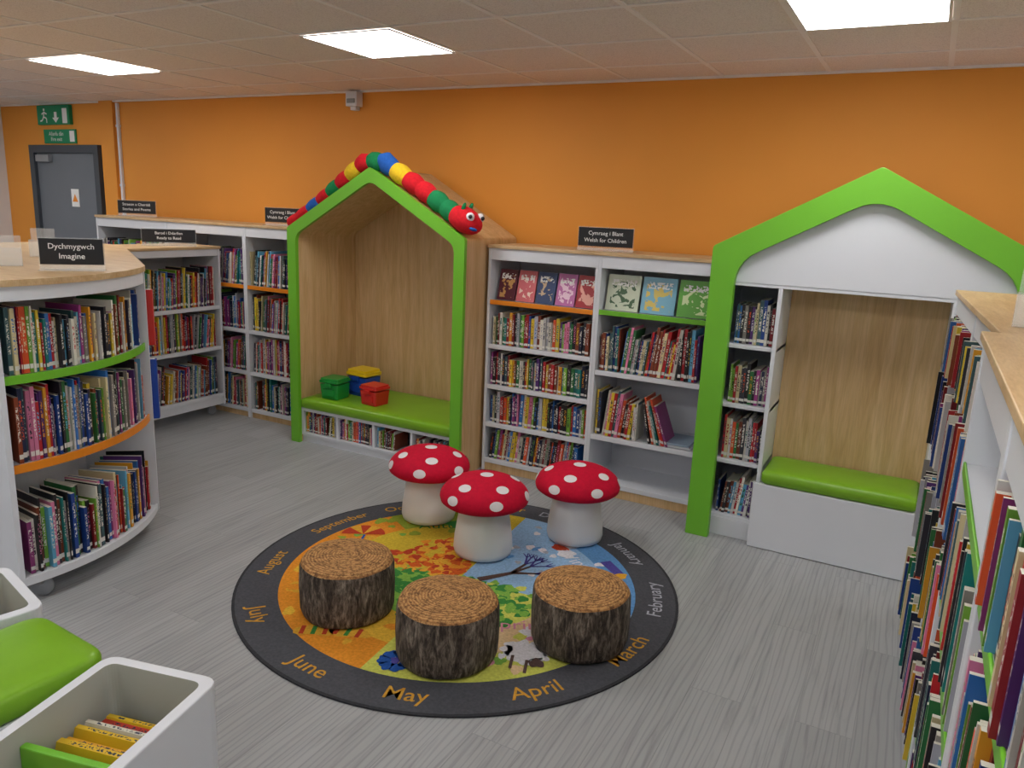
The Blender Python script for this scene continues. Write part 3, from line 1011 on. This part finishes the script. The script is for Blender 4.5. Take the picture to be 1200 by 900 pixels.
mb.box(-3.775, -3.705, YW-.078, YW-.07, 2.33, 2.36, M['metal'])
mb.box(-3.765, -3.715, YW-.05, YW-.002, 2.285, 2.31, M['white'])
mb.build('alarm_sounder', bevel=.004)
mb = MB()
mb.box(-6.385, -6.36, YW-.022, YW-.001, .0, 2.40, M['white'])
for z in (.5, 1.1, 1.7, 2.2): mb.box(-6.392, -6.353, YW-.026, YW-.001, z, z+.02, M['white'])
mb.build('trim_cable_conduit')

mb = MB()
mb.box(-7.66, -7.59, YW-.05, YW-.001, 0, 2.05, M['doorframe'])
mb.box(-6.70, -6.63, YW-.05, YW-.001, 0, 2.05, M['doorframe'])
mb.box(-7.59, -6.70, YW-.05, YW-.001, 1.98, 2.05, M['doorframe'])
mb.box(-7.59, -6.70, YW-.02, YW-.002, .005, 1.98, M['door'])
mb.box(-6.80, -6.78, YW-.07, YW-.02, .95, 1.15, M['metal'])
mb.box(-7.55, -7.35, YW-.06, YW-.02, 1.90, 1.96, M['metal'])
mb.box(-7.10, -6.99, YW-.024, YW-.02, 1.50, 1.66, M['signwhite'])
mb.prism([(-7.085, 1.545), (-7.005, 1.545), (-7.045, 1.615)], YW-.026, YW-.024, M['orange'], axis='y')
mb.build('door_1', bevel=.002)

# ------------------------------------------------------------ room shell
X0, X1, Y0, Y1, HC = -8.14, 2.6, -3.0, YW, 2.42
def shell(name, *b, mat):
    q = MB(); q.box(*b, mat); return q.build(name)
shell('floor', X0-.1, X1+.1, Y0-.1, Y1+.1, -.1, 0, mat=M['floor'])
shell('ceiling', X0-.1, X1+.1, Y0-.1, Y1+.1, HC, HC+.1, mat=M['tile'])
shell('wall_back', X0-.1, X1+.1, Y1, Y1+.1, 0, HC, mat=M['orange_wall'])
shell('wall_left', X0-.1, X0, Y0, Y1, 0, HC, mat=M['white_wall'])
shell('wall_right', X1, X1+.1, Y0, Y1, 0, HC, mat=M['white_wall'])
shell('wall_front', X0-.1, X1+.1, Y0-.1, Y0, 0, HC, mat=M['white_wall'])
shell('wall_pilaster', -6.60, -6.42, Y1-.03, Y1, 0, HC, mat=M['orange_wall'])
PX, PY = .555, .58
mb = MB()
x = -.04-PX*14
while x < X1:
    if x > X0: mb.box(x-.012, x+.012, Y0, Y1, HC-.004, HC-.0005, M['grid'])
    x += PX
y = 3.55-PY*11
while y < Y1:
    if y > Y0: mb.box(X0, X1, y-.012, y+.012, HC-.0045, HC-.0008, M['grid'])
    y += PY
mb.box(X0, X1, Y1-.022, Y1-.0005, HC-.012, HC-.0005, M['grid'])
mb.build('trim_ceiling_grid')
for li in (-13, -9, -5, -1, 3):
    lx = -.04+PX*li
    for ly in (2.97, .65, -1.67):  # panels outside the camera view are added to light the room
        mb = MB()
        a, b2, c, d = lx+.012, lx+PX-.012, ly+.012, ly+PY-.012
        mb.box(a, b2, c, c+.012, HC-.010, HC-.005, M['signwhite']); mb.box(a, b2, d-.012, d, HC-.010, HC-.005, M['signwhite'])
        mb.box(a, a+.012, c, d, HC-.010, HC-.005, M['signwhite']); mb.box(b2-.012, b2, c, d, HC-.010, HC-.005, M['signwhite'])
        mb.box(a+.012, b2-.012, c+.012, d-.012, HC-.008, HC-.005, M['emit'])
        mb.build('ceiling_light_panel')

wd = bpy.data.worlds.new('World'); scene.world = wd; wd.use_nodes = True
wd.node_tree.nodes['Background'].inputs[0].default_value = (.8, .85, .9, 1)
wd.node_tree.nodes['Background'].inputs[1].default_value = .3

# ------------------------------------------------------------ camera
cd = bpy.data.cameras.new('camera'); cam = bpy.data.objects.new('camera', cd)
scene.collection.objects.link(cam)
cd.sensor_width = 36; cd.lens = 27; cd.clip_start = .02
r = Vector((.8793, .4744, .0419)); u = Vector((-.1415, .1763, .97415)); bkv = Vector((.4547, -.8625, .22196))
mtx = Matrix(((r.x, u.x, bkv.x, 0), (r.y, u.y, bkv.y, 0), (r.z, u.z, bkv.z, 1.65), (0, 0, 0, 1)))
cam.matrix_world = mtx
scene.camera = cam
